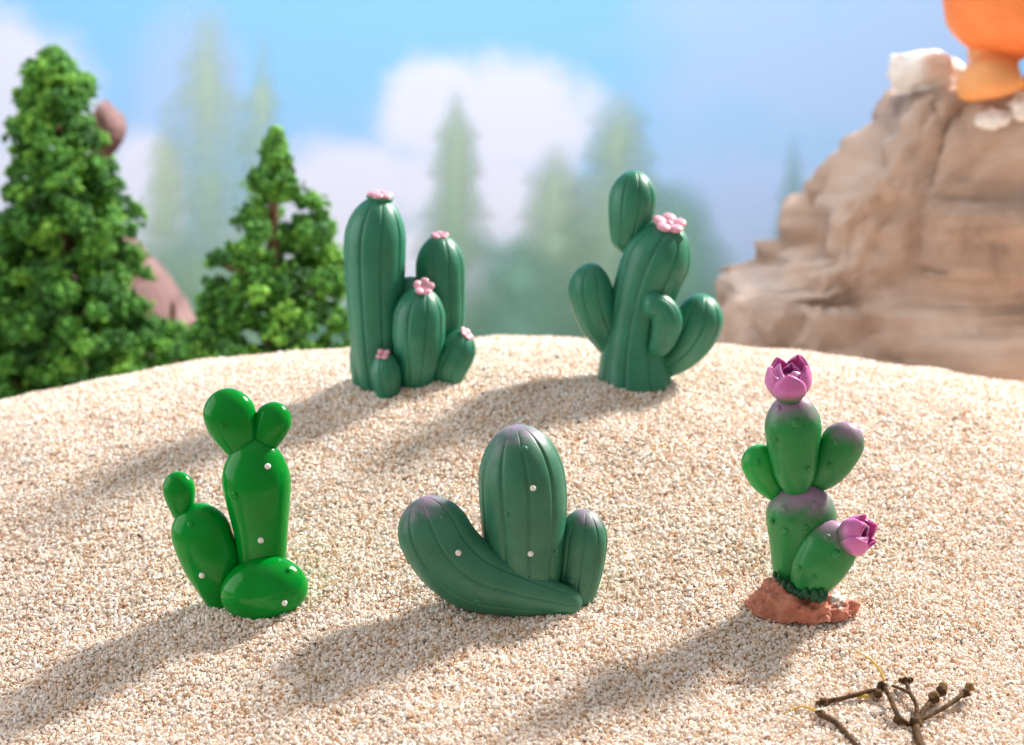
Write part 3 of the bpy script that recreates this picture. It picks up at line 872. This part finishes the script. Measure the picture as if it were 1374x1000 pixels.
# foot: lumpy wedge of painted terracotta
b0 = C.p(1077, 806, -14); k = C.k
nr, ns = 44, 120
V, A = [], []
for i in range(nr):
    t = i / (nr - 1)
    for j in range(ns):
        th = 2 * math.pi * j / ns
        prof = math.cos(t * math.pi / 2) ** 0.55 if t < 1 else 0.0
        rx, ry = 71 * k, 46 * k
        x = math.cos(th) * rx * prof; yy = math.sin(th) * ry * prof
        z = (-16 + 40 * t ** 0.8 - 12 * (x / rx) * t) * k
        q = (x * 2.0, yy * 2.0, z * 2.0)
        n_ = noise.cell(Vector((x * 3.2 + 4, yy * 3.2, z * 3.2))) * 0.02 + fbm((q[0] * 1.6, q[1] * 1.6, q[2] * 1.6), 5) * 0.10 + (abs(fbm((q[0] + 9, q[1], q[2]))) - 0.25) * 0.16
        V.append(b0 + np.array([x + math.cos(th) * n_, yy + math.sin(th) * n_, z + n_ * 0.8]))
        px_, py_, _ = project(V[-1])
        A.append(max(0.0, 1 - math.hypot((px_ - 1124) / 26, (py_ - 803) / 30)) * 1.4)
mb = MB(); mb.add(np.array(V), grid_faces(nr, ns), np.array(A))
mb.build('foot', M['terracotta'], C.root, attr='along')
mb = MB()  # small beads standing for the dark green paint at the pad bottoms
for i in range(26):
    q = i / 25
    a_x, a_y, a_d = np.interp(q, [0, .2, .45, .7, 1], [1040, 1050, 1066, 1086, 1108]), np.interp(q, [0, .2, .45, .7, 1], [772, 782, 793, 798, 797]), np.interp(q, [0, .2, .45, .7, 1], [-20, -32, -44, -56, -54])
    r_ = random.uniform(2.2, 6.0) * k
    e, f = ellipsoid(C.p(a_x, a_y + random.uniform(-2, 6), a_d + 3), np.diag([r_, r_, r_ * random.uniform(0.8, 1.7)]), 10, 12)
    mb.add(e, f)
mb.build('paint_fringe', M['deep_green'], C.root, attr='along')

# ---------------------------------------------------------------- dry twigs lying on the sand
def twig_setup(px, py):
    b = hit(px, py); return b, ((b - CAM) @ FWD) / FPX

def on_sand(px, py, lift=0.0):
    b = hit(px, py)
    d = b - CAM; L = np.linalg.norm(d)
    return b - d / L * (lift / 0.55)

def tube(pts, rad, k, lift, seed=0, ns=14):
    P = [on_sand(a, b_, l) for (a, b_), l in zip(pts, lift)]
    rad = [q * 0.64 for q in rad]
    return sweep(P, np.array(rad) * k, rad[0] * k * 0.8, rad[-1] * k * 0.8, ns, 40, wob=0.07, seed=seed, side=(0.1, 0.3, 1))

b, k = twig_setup(1225, 968)
tw = thing('dry_twig', b, 'brown dry twig with fanned knobbly branches and a yellow tendril, lower right', 'twig', 'dry twigs on the sand')
def branch(pts, rad, lift, mat='twig', name='branch', parent=None, seed=0, knobs=()):
    mb = MB(); mb.add(*tube(pts, rad, k, lift, seed))
    for (a, b_, r_, l) in knobs:
        c = on_sand(a, b_, l); v, f = ellipsoid((0, 0, 0), np.eye(3) * r_ * k, 12, 16)
        v = np.array([q * (1 + 0.35 * fbm(tuple(q / (r_ * k) * 1.2 + seed))) for q in v]); mb.add(v + c, f)
    o = mb.build(name, M[mat], parent or tw, attr='along')
    return o
def bud(o, a, b_, r_, l, seed):
    mb = MB(); c = on_sand(a, b_, l); v, f = ellipsoid((0, 0, 0), np.eye(3) * r_ * k, 12, 16)
    v = np.array([q * (1 + 0.3 * fbm(tuple(q / (r_ * k) * 1.2 + seed))) for q in v]); mb.add(v + c, f)
    mb.build('bud', M['twigtip'], o, attr='along')
o = branch([(1222, 972), (1252, 958), (1282, 940), (1297, 926)], [6, 5, 5, 6], [0.05, 0.15, 0.25, 0.3], seed=1, knobs=[(1228, 970, 9, 0.08), (1296, 930, 6.5, 0.28)])
bud(o, 1301, 922, 7, 0.32, 1)
o = branch([(1226, 974), (1242, 950), (1254, 935), (1264, 925)], [6.5, 6, 5.5, 5], [0.05, 0.18, 0.25, 0.3], seed=2, knobs=[(1254, 936, 7.5, 0.27), (1264, 927, 7, 0.31)])
bud(o, 1266, 921, 6, 0.34, 2); bud(o, 1253, 933, 6, 0.34, 7)
o = branch([(1228, 974), (1230, 948), (1221, 930), (1216, 916)], [5.5, 5, 5, 4.5], [0.05, 0.2, 0.28, 0.3], seed=3, knobs=[(1216, 914, 6.5, 0.31), (1209, 913, 4, 0.31), (1222, 912, 4, 0.31)])
branch([(1223, 932), (1212, 926), (1197, 920)], [4.2, 3.6, 3], [0.28, 0.27, 0.2], seed=4)
branch([(1228, 966), (1230, 984), (1236, 1002), (1250, 1030)], [8, 9, 9, 8], [0.08, 0.08, 0.05, 0.0], seed=20)
o = branch([(1224, 975), (1207, 964), (1196, 940), (1186, 920)], [6.5, 6, 5.5, 5.5], [0.0, 0.16, 0.26, 0.3], seed=5, knobs=[(1184, 921, 7, 0.3), (1206, 966, 7, 0.12)])
o = branch([(1186, 925), (1165, 928), (1135, 936), (1105, 942)], [4.5, 5, 5, 5.5], [0.28, 0.22, 0.14, 0.06], seed=6, knobs=[(1105, 943, 6.5, 0.06), (1098, 944, 4, 0.05), (1178, 931, 6, 0.22)])
branch([(1187, 914), (1181, 900), (1168, 885), (1147, 873)], [2.6, 2.6, 2.2, 1.4], [0.3, 0.35, 0.35, 0.3], 'straw', 'tendril', seed=8)
branch([(1150, 937), (1160, 934), (1172, 932)], [2, 5, 2.5], [0.06, 0.12, 0.12], 'straw', 'dry_leaf', seed=9)

b, k = twig_setup(1090, 962)
tw = thing('dry_stalk', b, 'short brown stalk with curved yellow end, left of the fanned twig', 'twig', 'dry twigs on the sand')
branch([(1094, 955), (1108, 962), (1126, 974), (1152, 1004)], [4, 6, 6.5, 6], [0.1, 0.12, 0.1, 0.05], seed=12, knobs=[(1102, 958, 6, 0.1)])
branch([(1054, 957), (1072, 949), (1086, 950), (1097, 956)], [1.4, 2.4, 2.8, 3], [0.03, 0.08, 0.1, 0.1], 'straw', 'tendril', seed=13)
